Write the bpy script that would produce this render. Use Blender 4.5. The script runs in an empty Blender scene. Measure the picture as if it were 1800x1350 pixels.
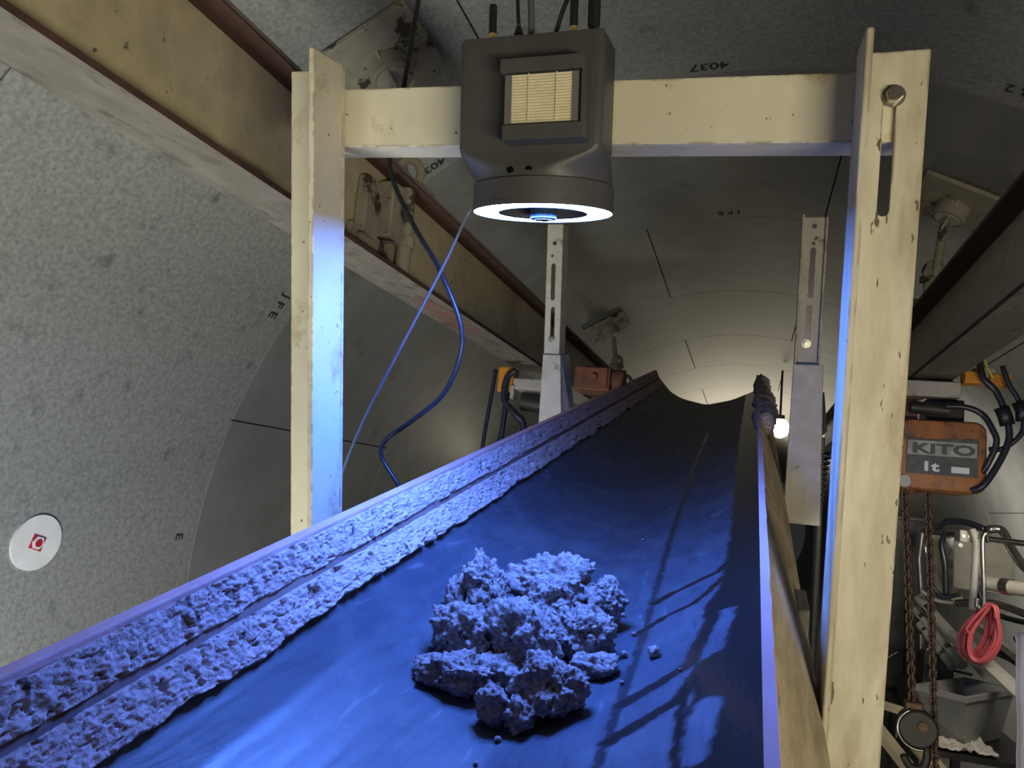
import bpy, bmesh, math, random
from mathutils import Vector, Matrix, noise
random.seed(7)
SC = bpy.context.scene
COL = SC.collection
CZ = 1.75                       # eye height above the invert slab
INC = 0.2344                    # incline of the belt conveyor
SI, CO = math.sin(INC), math.cos(INC)

# ------------------------------------------------------------------ camera
cd = bpy.data.cameras.new('camera'); cam = bpy.data.objects.new('camera', cd); COL.objects.link(cam)
cd.sensor_width = 36; cd.lens = 27.0; cd.clip_start = .02; cd.clip_end = 100
rx = Vector((.95318, .286782, .095932)); uy = Vector((-.051337, -.159171, .985915)); fz = Vector((-.298013, .94468, .136996))
M = Matrix((rx, uy, -fz)).transposed().to_4x4(); M.translation = Vector((0, 0, CZ))
cam.matrix_world = M
SC.camera = cam
# ------------------------------------------------------------------ world, view, big lamps
wd = bpy.data.worlds.new('world'); SC.world = wd; wd.use_nodes = True
wd.node_tree.nodes['Background'].inputs[0].default_value = (.9, .95, 1, 1)
wd.node_tree.nodes['Background'].inputs[1].default_value = .02
SC.view_settings.view_transform = 'Standard'; SC.view_settings.look = 'None'
SC.view_settings.exposure = 0; SC.view_settings.gamma = 1; SC.view_settings.use_curve_mapping = False

def area(name, loc, target, sx, sy, watts, color):
    l = bpy.data.lights.new(name, 'AREA'); l.shape = 'RECTANGLE'; l.size = sx; l.size_y = sy; l.energy = watts; l.color = color
    o = bpy.data.objects.new(name, l); COL.objects.link(o); o.location = loc
    o.rotation_euler = (Vector(target) - Vector(loc)).to_track_quat('-Z', 'Y').to_euler(); return o
area('tube_light_behind', (.95, -.65, CZ - .72), (-.35, 1.2, CZ + .3), 1.0, .2, 31, (1, .90, .66))
area('left_wall_fill', (-.78, .50, CZ - 1.25), (-1.9, 1.8, CZ - .25), .6, .15, 38, (.98, 1, .93))  # unseen fill low on the left, added to brighten the left wall
area('tube_light_right', (1.2, 3.15, CZ + .10), (1.42, 6.0, CZ - .15), .6, .12, 9, (1, .95, .82))
area('right_wall_fill', (.82, 5.45, CZ + .02), (1.76, 6.0, CZ - .05), .4, .12, 14, (1, .95, .84))  # unseen fill hidden behind the right post, added to brighten the right wall
area('far_ceiling_fill', (.0, 12.6, CZ + .10), (.0, 12.6, CZ + 1.4), 1.0, .5, 85, (1, .90, .66))  # unseen upward fill below the belt crest, added to brighten the far ceiling
area('tube_light_left_side', (-1.35, 5.4, CZ + .1), (-1.2, 3.2, CZ + .2), .6, .12, 1.2, (1, .90, .68))

# ------------------------------------------------------------------ materials
def mat(name, c1, c2=None, scale=20., rough=.6, metal=0., bump=0., bscale=None, detail=6., stretch=None,
        spots=None, spot_scale=30., spot_lo=.62, spot_hi=.68, spec=.5, contrast=(.35, .65), edge=None, edge_r=.005, rot=None, coat=0., chips=None):
    m = bpy.data.materials.new(name); m.use_nodes = True; nt = m.node_tree; N = nt.nodes; Lk = nt.links.new
    b = N['Principled BSDF']; b.inputs['Roughness'].default_value = rough; b.inputs['Metallic'].default_value = metal
    b.inputs['Specular IOR Level'].default_value = spec
    if coat: b.inputs['Coat Weight'].default_value = coat
    tc = N.new('ShaderNodeTexCoord'); mp = N.new('ShaderNodeMapping'); Lk(tc.outputs['Object'], mp.inputs[0])
    if rot: mp.inputs['Rotation'].default_value = rot
    if stretch: mp.inputs['Scale'].default_value = stretch
    def nz(s, d=detail):
        n = N.new('ShaderNodeTexNoise'); n.inputs['Scale'].default_value = s; n.inputs['Detail'].default_value = d
        n.inputs['Roughness'].default_value = .62; Lk(mp.outputs[0], n.inputs['Vector']); return n.outputs[0]
    def ramp(src, lo, hi):
        r = N.new('ShaderNodeMapRange'); r.inputs[1].default_value = lo; r.inputs[2].default_value = hi; Lk(src, r.inputs[0]); return r.outputs[0]
    def mix(f, a, c):
        x = N.new('ShaderNodeMix'); x.data_type = 'RGBA'
        Lk(f, x.inputs[0])
        for i, q in ((6, a), (7, c)):
            if isinstance(q, tuple): x.inputs[i].default_value = (*q, 1)
            else: Lk(q, x.inputs[i])
        return x.outputs[2]
    col = c1
    if c2 is not None: col = mix(ramp(nz(scale), *contrast), c1, c2)
    if spots is not None: col = mix(ramp(nz(spot_scale), spot_lo, spot_hi), col, spots)
    if chips is not None: col = mix(ramp(nz(chips[1], 3.), chips[2], chips[2] + .02), col, chips[0])
    if edge is not None:
        bv = N.new('ShaderNodeBevel'); bv.samples = 4; bv.inputs[0].default_value = edge_r
        ge = N.new('ShaderNodeNewGeometry'); dt = N.new('ShaderNodeVectorMath'); dt.operation = 'DOT_PRODUCT'
        Lk(bv.outputs[0], dt.inputs[0]); Lk(ge.outputs['Normal'], dt.inputs[1])
        e = ramp(dt.outputs['Value'], .995, .86)
        mu = N.new('ShaderNodeMath'); mu.operation = 'MULTIPLY'; Lk(e, mu.inputs[0]); Lk(ramp(nz(45., 4.), .47, .56), mu.inputs[1])
        col = mix(mu.outputs[0], col, edge)
    if isinstance(col, tuple): b.inputs['Base Color'].default_value = (*col, 1)
    else: Lk(col, b.inputs['Base Color'])
    if bump:
        bp = N.new('ShaderNodeBump'); bp.inputs['Strength'].default_value = 1; bp.inputs['Distance'].default_value = bump
        Lk(nz(bscale or scale), bp.inputs['Height']); Lk(bp.outputs[0], b.inputs['Normal'])
    return m
def emis(name, c, s):
    m = bpy.data.materials.new(name); m.use_nodes = True; b = m.node_tree.nodes['Principled BSDF']
    b.inputs['Base Color'].default_value = (*c, 1); b.inputs['Emission Color'].default_value = (*c, 1); b.inputs['Emission Strength'].default_value = s
    return m
RUST = (.075, .035, .02)
M_LIN = mat('galvanised_lining', (.295, .30, .282), (.19, .195, .183), 75, .55, 0, .0015, 110, contrast=(.36, .64), spots=(.12, .125, .12), spot_scale=11, spot_lo=.60, spot_hi=.74)
M_LIN2 = mat('smooth_lining', (.21, .21, .20), (.17, .17, .16), 5, .5, 0, .0006, 40, spots=(.13, .13, .125), spot_scale=4, spot_lo=.60, spot_hi=.70)
M_GAP = mat('joint_backing', (.03, .03, .03), rough=.9)  # plain dark colour of the shell behind the lining joints
M_SLAB = mat('slab', (.16, .155, .145), (.10, .10, .095), 8, .85, 0, .004, 30)
M_BEAM = mat('beam_paint', (.55, .48, .31), (.43, .375, .245), 18, .55, 0, .0008, 60, spots=(.12, .10, .075), spot_scale=38, spot_lo=.66, spot_hi=.72)
M_FLANGE = mat('flange_paint', (.20, .18, .155), (.145, .13, .11), 20, .6, 0, .001, 60, stretch=(1, .45, 1), spots=(.10, .088, .075), spot_scale=26, spot_lo=.54, spot_hi=.66)
M_RUST = mat('rust_edge', (.09, .045, .03), (.06, .03, .022), 30, .75)
M_CREAM = mat('cream_paint', (.68, .635, .485), (.61, .565, .425), 9, .42, 0, .0003, 50, spots=(.42, .33, .19), spot_scale=13, spot_lo=.58, spot_hi=.72, edge=RUST, chips=((.10, .07, .045), 75, .70))
M_CREAM_D = mat('cream_paint_dirty', (.60, .565, .46), (.42, .38, .285), 24, .48, 0, .0004, 60, stretch=(1, 1, .12), rot=(-INC, 0, 0), spots=(.29, .225, .125), spot_scale=15, spot_lo=.50, spot_hi=.70, edge=RUST, chips=((.11, .08, .05), 70, .66))
M_GREYP = mat('grey_zinc_paint', (.46, .43, .37), (.36, .335, .29), 18, .5, 0, .0004, 60, spots=(.16, .14, .11), spot_scale=20, spot_lo=.62, spot_hi=.70, edge=RUST)
M_PLATE = mat('flaked_plate', (.34, .31, .24), (.25, .23, .18), 16, .65, 0, .0015, 50, spots=(.055, .04, .03), spot_scale=13, spot_lo=.56, spot_hi=.60)
M_PLAST = mat('dark_plastic', (.074, .073, .073), (.064, .063, .063), 30, .48, 0, .0003, 200)
M_PLAST2 = mat('cartridge_plastic', (.14, .14, .14), rough=.5)
M_PLEAT = mat('filter_paper', (.80, .74, .55), (.74, .68, .49), 60, .8)
M_GOLD = mat('gold_plating', (.95, .68, .25), rough=.28, metal=.7)
M_BLACK = mat('black_rubber', (.012, .012, .014), rough=.38)
M_CABLE = mat('cable_sheath', (.018, .020, .028), rough=.3)
M_CABLE2 = mat('thin_cable_sheath', (.10, .11, .14), rough=.3)
M_ZINC = mat('zinc_bolt', (.62, .60, .50), (.5, .48, .4), 60, .3, 1.)
M_STEEL = mat('bright_steel', (.55, .54, .50), (.35, .34, .31), 30, .28, 1.)
M_MUD = mat('dry_mud', (.76, .58, .55), (.50, .39, .37), 130, .92, 0, .0022, 260, contrast=(.38, .62), spots=(.09, .07, .06), spot_scale=34, spot_lo=.62, spot_hi=.67, spec=.2)
M_SOIL = mat('wet_soil', (.48, .39, .375), (.24, .195, .185), 170, .85, 0, .0022, 380, contrast=(.38, .60), spots=(.05, .04, .038), spot_scale=90, spot_lo=.60, spot_hi=.66, spec=.25)
M_PINK = mat('pink_dusty_paint', (.74, .46, .44), (.62, .36, .34), 22, .7, 0, .0008, 80, stretch=(1, .3, 1))
M_GROOVE = mat('worn_red_paint', (.27, .17, .155), (.18, .115, .105), 22, .75, 0, .0008, 70, stretch=(1, .2, 1))
M_OUTER = mat('dusty_skirt_outer', (.52, .43, .29), (.30, .235, .15), 24, .85, 0, .001, 80, stretch=(1, .22, 1), rot=(-INC, 0, 0), spots=(.19, .145, .10), spot_scale=14, spot_lo=.62, spot_hi=.72)
M_FRAME = mat('conveyor_frame_paint', (.20, .18, .15), (.12, .105, .085), 15, .7)
M_ORANGE = mat('orange_enamel', (.42, .145, .035), (.27, .115, .055), 11, .55, 0, .0008, 60, spots=(.075, .05, .035), spot_scale=14, spot_lo=.53, spot_hi=.68, edge=(.06, .04, .03), edge_r=.012)
M_ORANGE2 = mat('orange_plastic', (.62, .24, .02), rough=.45)
M_ORUST = mat('rusty_orange', (.25, .09, .04), (.15, .06, .035), 20, .7, 0, .001, 60)
M_CHAIN = mat('rusty_chain', (.17, .10, .058), (.09, .06, .042), 40, .55, .45, .0006, 90)
M_DARK = mat('dark_steel', (.030, .025, .022), (.02, .018, .016), 20, .5)
M_BIN = mat('grey_bin_plastic', (.24, .235, .215), (.19, .185, .17), 9, .55, spots=(.33, .32, .28), spot_scale=7, spot_lo=.6, spot_hi=.8)
M_REDC = mat('red_cable', (.46, .075, .085), (.38, .06, .07), 30, .38)
M_PIPE = mat('pale_pipe', (.42, .39, .32), (.33, .30, .25), 12, .35)
M_WOOD = mat('pale_timber', (.50, .42, .29), (.40, .33, .22), 18, .75, 0, .0008, 40, stretch=(1, .15, 1))
M_TARP = mat('white_tarp', (.66, .62, .54), (.55, .51, .44), 8, .65, 0, .004, 14)
M_CLOTH = mat('lilac_cloth', (.66, .63, .66), (.56, .53, .57), 12, .9, 0, .004, 50)
M_WHITE = mat('white_paint', (.72, .72, .70), (.64, .64, .62), 10, .6)
M_INK = mat('stencil_ink', (.025, .025, .025), rough=.7)
M_RED = mat('red_label', (.42, .02, .045), (.30, .015, .03), 60, .5)
M_LABEL = mat('label_grey', (.055, .055, .055), (.09, .09, .085), 40, .5)
M_LABEL2 = mat('label_silver', (.40, .40, .37), (.20, .20, .19), 34, .45)
M_SLOT = mat('slot_light', (.80, .78, .70), rough=.5)  # pale colour painted for light in the cabinet slots
M_YEL = mat('yellow_green_wire', (.42, .42, .08), rough=.5)
M_RING = emis('led_ring_light', (.085, .225, 1.0), 330)
M_LENS = mat('lens_barrel', (.03, .06, .11), rough=.2, coat=.5)
M_GLASS = mat('lens_glass', (.01, .012, .02), rough=.04, coat=1.)
M_BULB = emis('far_lamp_glow', (1, .92, .74), 6)

# ------------------------------------------------------------------ frames and mesh builder
def T(x, y, z): return Vector((x, y, z + CZ))                       # along the tunnel, metres from the eye
def K(v, u, w): return Vector((v, u * CO - w * SI, u * SI + w * CO + CZ))   # conveyor frame: across, along the belt, up
AX, AZ, RAD, Y1, PIT = -.0858, -.4179, 1.85, 2.4278, 1.3205
def W(deg, y, r=RAD):                                                # on the tunnel lining
    a = math.radians(deg); return Vector((AX + r * math.cos(a), y, AZ + r * math.sin(a) + CZ))

class MB:
    def __init__(s, f=None): s.v = []; s.q = []; s.f = f or (lambda *p: Vector(p)); s.att = None
    def add(s, vs, fs, raw=False):
        o = len(s.v); s.v += [Vector(p) if raw else s.f(*p) for p in vs]; s.q += [[o + i for i in f] for f in fs]; return s
    def box(s, x0, x1, y0, y1, z0, z1):
        vs = [(x, y, z) for z in (z0, z1) for y in (y0, y1) for x in (x0, x1)]
        return s.add(vs, [(0, 2, 3, 1), (4, 5, 7, 6), (0, 1, 5, 4), (2, 6, 7, 3), (0, 4, 6, 2), (1, 3, 7, 5)])
    def prism(s, a, b, raw=False):                                  # two matching outlines
        n = len(a)
        return s.add(list(a) + list(b), [tuple(range(n))[::-1], tuple(range(n, 2 * n))] + [(i, (i + 1) % n, n + (i + 1) % n, n + i) for i in range(n)], raw)
    def loft(s, rings, cap=True, raw=False):
        n = len(rings[0]); fs = []
        for k in range(len(rings) - 1):
            for i in range(n): j = (i + 1) % n; fs.append((k * n + i, k * n + j, k * n + n + j, k * n + n + i))
        if cap: fs += [tuple(range(n))[::-1], tuple(range((len(rings) - 1) * n, len(rings) * n))]
        return s.add([p for r in rings for p in r], fs, raw)
    def tube(s, pts, r, n=10, smooth=0, closed=False, cap=True):
        P = [s.f(*p) for p in pts]
        if smooth: P = catmull(P, smooth, closed)
        m = len(P); R = [r(i / max(1, m - 1)) if callable(r) else r for i in range(m)]
        rings = []; up = None
        for i in range(m):
            t = (P[(i + 1) % m] - P[i - 1]) if closed else (P[min(i + 1, m - 1)] - P[max(i - 1, 0)])
            t.normalize()
            if up is None: up = t.orthogonal().normalized()
            up = (up - t * up.dot(t))
            if up.length < 1e-6: up = t.orthogonal()
            up.normalize(); sd = t.cross(up)
            rings.append([P[i] + (up * math.cos(a) + sd * math.sin(a)) * R[i] for a in (2 * math.pi * k / n for k in range(n))])
        if closed: rings.append(rings[0])
        return s.loft(rings, cap and not closed, True)
    def cyl(s, p0, p1, r, n=24, r2=None):
        a, b = s.f(*p0), s.f(*p1); t = (b - a).normalized(); up = t.orthogonal().normalized(); sd = t.cross(up); r2 = r if r2 is None else r2
        c = lambda P, R: [P + (up * math.cos(2 * math.pi * k / n) + sd * math.sin(2 * math.pi * k / n)) * R for k in range(n)]
        return s.loft([c(a, r), c(b, r2)], True, True)
    def plate(s, outer, holes, fr, t):                              # flat plate with holes; fr maps (a,b,depth)
        bm = bmesh.new(); E = []
        for lp in [outer] + holes:
            vv = [bm.verts.new((p[0], p[1], 0)) for p in lp]
            E += [bm.edges.new((vv[i], vv[(i + 1) % len(vv)])) for i in range(len(vv))]
        bmesh.ops.triangle_fill(bm, use_beauty=True, use_dissolve=False, edges=E)
        bm.verts.index_update(); F = [[v.index for v in f.verts] for f in bm.faces]; V = [v.co.copy() for v in bm.verts]; bm.free()
        n = len(V); vs = [fr(p.x, p.y, 0) for p in V] + [fr(p.x, p.y, t) for p in V]
        fs = [tuple(f) for f in F] + [tuple(i + n for i in f[::-1]) for f in F]; o = 0
        for lp in [outer] + holes:
            m = len(lp); fs += [(o + i, o + (i + 1) % m, n + o + (i + 1) % m, n + o + i) for i in range(m)]; o += m
        return s.add(vs, fs)
    def build(s, name, m, parent=None, smooth=False, bevel=0, origin=None, seg=2):
        base = parent['_o'] if parent and '_o' in parent else (origin or Vector())
        base = Vector(base)
        me = bpy.data.meshes.new(name); me.from_pydata([p - base for p in s.v], [], s.q); me.update()
        bm = bmesh.new(); bm.from_mesh(me); bmesh.ops.recalc_face_normals(bm, faces=bm.faces); bm.to_mesh(me); bm.free()
        for mm in (m if isinstance(m, (list, tuple)) else [m]): me.materials.append(mm)
        if smooth: me.polygons.foreach_set('use_smooth', [True] * len(me.polygons))
        o = bpy.data.objects.new(name, me); COL.objects.link(o)
        if parent: o.parent = parent
        else: o.location = base
        o['_o'] = list(base)
        if smooth == 'auto':
            me.set_sharp_from_angle(angle=math.radians(35))
        if bevel:
            b = o.modifiers.new('bevel', 'BEVEL'); b.width = bevel; b.segments = seg; b.limit_method = 'ANGLE'; b.angle_limit = .7
        return o
def catmull(P, k, closed=False):
    out = []; n = len(P)
    for i in range(n if closed else n - 1):
        g = (lambda j: P[j % n]) if closed else (lambda j: P[max(0, min(n - 1, j))])
        a, b, c, d = g(i - 1), g(i), g(i + 1), g(i + 2)
        for j in range(k):
            t = j / k; out.append(.5 * (2 * b + (c - a) * t + (2 * a - 5 * b + 4 * c - d) * t * t + (3 * b - a - 3 * c + d) * t ** 3))
    if not closed: out.append(P[-1])
    return out
def tag(o, label, cat, group=None, kind=None):
    o['label'] = label; o['category'] = cat
    if group: o['group'] = group
    if kind: o['kind'] = kind
    return o
def thing(name, loc, label, cat, group=None):
    o = bpy.data.objects.new(name, None); COL.objects.link(o); o.location = loc; o['_o'] = list(loc); o.empty_display_size = .1
    return tag(o, label, cat, group)
def struct(o): o['kind'] = 'structure'; return o
def circle(cx, cy, r, n=16, a0=0): return [(cx + r * math.cos(a0 + 2 * math.pi * i / n), cy + r * math.sin(a0 + 2 * math.pi * i / n)) for i in range(n)]
def slot(cx, y0, y1, r, n=8):
    return [(cx + r * math.cos(math.pi * i / n), y1 - r + r * math.sin(math.pi * i / n)) for i in range(n + 1)] + \
           [(cx + r * math.cos(math.pi + math.pi * i / n), y0 + r + r * math.sin(math.pi + math.pi * i / n)) for i in range(n + 1)]
def fbm(x, y, z, o=4): return noise.fractal(Vector((x, y, z)), .9, 2.1, o)
def sstep(a, b, x):
    t = max(0., min(1., (x - a) / (b - a))); return t * t * (3 - 2 * t)
def text_geo(txt, size, bold=0.):
    c = bpy.data.curves.new('t', 'FONT'); c.body = txt; c.size = size; c.resolution_u = 3; c.fill_mode = 'FRONT'; c.offset = bold
    o = bpy.data.objects.new('t', c); COL.objects.link(o); dg = bpy.context.evaluated_depsgraph_get(); dg.update()
    me = bpy.data.meshes.new_from_object(o.evaluated_get(dg)); v = [p.co.copy() for p in me.vertices]; f = [tuple(q.vertices) for q in me.polygons]
    bpy.data.objects.remove(o); bpy.data.curves.remove(c); bpy.data.meshes.remove(me); return v, f

# ================================================================== the tunnel
ceil = bpy.data.objects.new('ceiling', None); COL.objects.link(ceil); ceil['_o'] = [0, 0, 0]; struct(ceil)
floor = struct(MB().box(-1.28, 1.12, -5.5, 26, -.25, 0).build('floor', M_SLAB))
sh = MB()
ys = [-5.6, 26.2]; n = 72
sh.add([W(360 * i / n, y, RAD + .075) for y in ys for i in range(n)], [(i, (i + 1) % n, n + (i + 1) % n, n + i) for i in range(n)], True)
shell = struct(sh.build('wall_outer', M_GAP, None, True))
def segment(a0, a1, y0, y1, m):
    g = .0022; da = math.degrees(g / RAD); a0 += da; a1 -= da; y0 += g; y1 -= g; k = 44
    mb = MB()
    c = .0015
    for r, ins in ((RAD + .05, 0), (RAD + c, 0), (RAD, c)):
        di = math.degrees(ins / RAD)
        mb.v += [W(a0 + di + (a1 - a0 - 2 * di) * i / k, y, r) for i in range(k + 1) for y in (y0 + ins, y1 - ins)]
    R = 2 * (k + 1); q = []
    for i in range(k): b = 2 * R + 2 * i; q.append((b, b + 1, b + 3, b + 2))
    rim = [2 * i for i in range(k + 1)] + [2 * i + 1 for i in range(k, -1, -1)]
    for lv in (0, 1):
        for i in range(len(rim)):
            a, b2 = rim[i], rim[(i + 1) % len(rim)]; q.append((lv * R + a, lv * R + b2, lv * R + R + b2, lv * R + R + a))
    mb.q = q
    o = mb.build('lining_segment', m, ceil, 'auto'); return o
SPL = {0: [196, 113, 38, -20, -75, -120], 1: [161.8, 78.5, 18.5, -36, -90, -144], 2: [196, 104.5, 46, -14, -74, -120], 3: [161.8, 78.5, 18.5, -36, -90, -144]}
for k in range(-6, 18):
    y0 = Y1 + (k - 1) * PIT
    sp = SPL[k] if k in SPL else SPL[2 + k % 2]
    for i in range(6):
        hi = sp[i]; lo = sp[i + 1] if i < 5 else sp[0] - 360
        segment(lo, hi, y0, y0 + PIT, M_LIN if k <= 0 else M_LIN2)
def stencil(txt, deg, y, size, spacing=1.0):                          # reads toward growing angle, tops toward +y
    v, f = text_geo(txt, size, .0012)
    mb = MB(); mb.add([W(deg + math.degrees(p.x * spacing / RAD), y + p.y, RAD - .0012) for p in v], f, True)
    return mb.build('stencil_marking', M_INK, ceil)
stencil('J F E', 145.9, 2.318, .058); stencil('4037', 91.2, 2.372, .055, 1.15); stencil('4037', 122.6, 2.365, .055, 1.1)
stencil('J F E', 90.4, 3.675, .058); stencil('R 2', 64.3, 2.335, .055); stencil('E', 175.2, 2.33, .05)

def grout_plug(deg, y, r, label, inner=True):
    c = W(deg, y); t = thing('grout_plug', c, label, 'plug')
    er = math.radians(deg); nrm = Vector((-math.cos(er), 0, -math.sin(er))); ta = Vector((-math.sin(er), 0, math.cos(er))); yy = Vector((0, 1, 0))
    def P(a, b, d): return c + ta * a + yy * b + nrm * d
    f = lambda a, b, d: P(a, b, d)
    MB(f).cyl((0, 0, .0), (0, 0, .008), r, 40).build('cover_disc', M_WHITE, t, 'auto')
    if inner:
        s = r * .36
        MB(f).prism([(s * .9, s * .55, .008), (-s * .45, s * .9, .008), (-s * .9, -s * .55, .008), (s * .45, -s * .9, .008)], [(s * .9, s * .55, .010), (-s * .45, s * .9, .010), (-s * .9, -s * .55, .010), (s * .45, -s * .9, .010)]).build('label_patch', M_RED, t)
        MB(f).cyl((0, 0, .010), (0, 0, .014), s * .68, 6).build('plug_nut', M_WHITE, t)
        MB(f).cyl((0, 0, .014), (0, 0, .016), s * .40, 10).build('plug_socket', M_RED, t)
    return t
grout_plug(175.6, 1.755, .080, 'white round cover disc with red hexagon plug on grey left wall')

# ------------------------------------------------------------------ monorail beams
def beam(name, xin, z, side, yaw, y0, y1, label):
    t = thing(name, T(xin, y0, z), label, 'beam')
    def f(a, y, h): return T(xin + side * a + yaw * (y - 1.2), y, z + h)
    MB(f).box(.0, .125, y0, y1, 0, .012).build('bottom_flange', M_FLANGE, t, False, .002)
    MB(f).box(-.0006, .0006, y0, y1, .0005, .0115).build('flange_edge', M_RUST, t)
    MB(f).box(.0, .125, y0, y1, .238, .25).build('top_flange', M_RUST, t, False, .002)
    MB(f).box(-.0008, .0004, y0, y1, .2445, .2505).build('flange_lip', M_FLANGE, t)
    MB(f).box(.057, .066, y0, y1, .012, .238).build('web', M_BEAM, t)
    return t
bl = beam('monorail_beam', -.847, .5, -1, .022, -2.2, 6.5, 'olive painted steel monorail beam running overhead along the left wall')
br = beam('monorail_beam', .508, .5, 1, .0, -2.2, 6.5, 'olive painted steel monorail beam on the right carrying the orange hoist')
# red paint smear on the left beam's underside
rp = MB(lambda a, b: T(-.909 + .022 * (b - 1.2) + a, b, .4993))
ol = [(.045 * math.cos(2 * math.pi * i / 40) * (1 + .2 * fbm(i * .7, 1, 0)), 2.13 + .26 * math.sin(2 * math.pi * i / 40) * (1 + .15 * fbm(i * .5, 5, 0))) for i in range(40)]
rp.add(ol, [tuple(range(40))]); rp.build('paint_smear', mat('red_oxide_smear', (.19, .07, .055), (.18, .15, .125), 20, .7), bl)
# hanger brackets
def hanger(name, dc, yc, side, xb, label, da=4.4, dy=.16):
    t = thing(name, W(dc, yc), label, 'bracket')
    pl = MB(); crn = [(dc - da, yc - dy), (dc + da, yc - dy), (dc + da, yc + dy * .75), (dc + da * .55, yc + dy), (dc - da * .6, yc + dy), (dc - da, yc + dy * .7)]
    pl.prism([W(a, y, RAD - .001) for a, y in crn], [W(a, y, RAD - .018) for a, y in crn], True).build('wall_plate', M_PLATE, t, False, .003)
    MB().cyl(W(dc, yc, RAD - .018), W(dc, yc, RAD - .075), .062, 28).build('socket', M_PLATE, t, 'auto', .004)
    MB().cyl(W(dc, yc, RAD - .072), W(dc, yc, RAD - .0785), .047, 24).build('socket_cap', M_GREYP, t, 'auto', .002)
    d = math.degrees(.006 / RAD)
    top = W(dc, yc, RAD - .02); b = T(xb, yc, .75)
    e = Vector((0, .09, 0)); x = Vector((.006, 0, 0)); rr = W(dc, yc, RAD - .13)
    MB().prism([top - e * .8 - x, rr - e * .3 - x, rr + e * .3 - x, top + e * .8 - x], [top - e * .8 + x, rr - e * .3 + x, rr + e * .3 + x, top + e * .8 + x], True).build('gusset', M_PLATE, t, False, .002)
    MB().tube([rr + (top - rr) * .3, (rr + b) / 2 + Vector((side * .03, 0, 0)), b], .016, 12).build('hanger_rod', M_PLATE, t, 'auto')
    md = (rr + b) / 2 + Vector((side * .03, 0, 0))
    for k_ in (-1, 1): MB().tube([md + Vector((.030 * math.cos(a), k_ * .012, .035 * k_ + .034 * math.sin(a))) for a in (math.radians(30 * q) for q in range(12))], .013, 10, 3, True).build('shackle_bow', M_PLATE, t, 'auto')
    MB().cyl(md + Vector((-.05, 0, 0)), md + Vector((.05, 0, 0)), .014, 12).build('shackle_pin', M_PLATE, t, 'auto')
    MB().box(b.x - .05, b.x + .05, yc - .05, yc + .05, b.z, b.z + .03).build('clamp', M_PLATE, t, False, .004)
    MB().tube([b + Vector((-.03, -.03, .02)), b + Vector((-.035, -.03, .07)), b + Vector((0, -.03, .10)), b + Vector((.035, -.03, .07)), b + Vector((.03, -.03, .02))], .012, 10, 4).build('shackle', M_PLATE, t, 'auto')
    return t
hanger('beam_hanger', 121.0, 1.80, -1, -.905, 'flaking steel hanger bracket with round boss above the left beam')
hanger('beam_hanger', 64.5, 3.15, 1, .565, 'flaking steel hanger bracket above the right beam near the hoist', 4.6, .18)
hanger('beam_hanger', 119.0, 5.2, -1, -.82, 'dark far hanger bracket above the left beam behind the slotted post', 4.6, .20)
# web bracket
wb = thing('web_clamp', T(-.885, 1.6, .62), 'rusty double plate clamp with pipe on the left beam web', 'clamp')
f = lambda x, y, z: T(-.903 + x + .022 * (y - 1.2), y, z)
MB(f).box(.002, .03, 1.505, 1.575, .555, .69).build('clamp_plate', M_PLATE, wb, False, .003)
MB(f).box(.002, .045, 1.60, 1.665, .575, .715).build('clamp_plate', M_PLATE, wb, False, .003)
MB(f).box(.002, .015, 1.48, 1.69, .54, .57).build('clamp_base', M_PLATE, wb, False, .002)
MB(f).tube([(.026, 1.72, .513), (.026, 1.72, .60), (.026, 1.70, .735)], .020, 14).build('pipe', M_PLATE, wb, 'auto')
MB(f).cyl((.026, 1.72, .585), (.026, 1.72, .61), .026, 14).build('pipe_collar', M_PLATE, wb, 'auto')

# ================================================================== belt conveyor
cv = thing('belt_conveyor', K(-.24, 2.3, -.6) * 1, 'inclined belt conveyor with black trough belt and mud caked left skirt', 'conveyor')
PROF = [(-.476, -.330), (-.455, -.357), (-.425, -.389), (-.36, -.42), (-.235, -.445), (-.1, -.41), (.019, -.352), (.04, -.342)]
def belt_w(v):
    for (a, b), (c, d) in zip(PROF, PROF[1:]):
        if v <= c: return b + (d - b) * (v - a) / (c - a)
    return PROF[-1][1]
def belt_s(v): return (belt_w(v - .022) + belt_w(v) * 2 + belt_w(v + .022)) / 4 if -.452 < v < .015 else belt_w(v)
# wet track marks on the belt surface, traced as polylines (across, along)
MARKS = [([(-.121, .60), (-.119, .786), (-.120, .99), (-.134, 1.434), (-.150, 2.2), (-.153, 3.05)], .0065),
  ([(-.121, 1.116), (-.1, 1.151), (-.061, 1.176), (-.035, 1.189), (-.023, 1.219)], .009),
  ([(-.131, 1.003), (-.098, 1.055), (-.062, 1.077), (-.045, 1.108), (-.027, 1.152)], .007),
  ([(-.118, .800), (-.081, .838), (-.05, .868), (-.043, .93), (-.032, 1.00)], .011),
  ([(-.120, .720), (-.093, .75), (-.057, .78), (-.041, .825), (-.02, .87)], .011),
  ([(-.029, .50), (-.047, .649), (-.052, .755), (-.047, .83)], .006)]
def edge_wet(u):                                                    # the wet band's ragged border along the right wing
    pts = [(.3, -.03), (.649, -.044), (.70, -.050), (.78, -.040), (.82, -.052), (.88, -.036), (.96, -.043), (1.04, -.046), (1.10, -.030), (1.20, -.026), (1.43, -.022), (1.79, -.026), (2.6, -.03), (5, -.03)]
    for (a, b), (c, d) in zip(pts, pts[1:]):
        if u <= c: return b + (d - b) * (u - a) / (c - a) + .004 * fbm(u * 30, 0, 3, 3)
    return -.03
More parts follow.
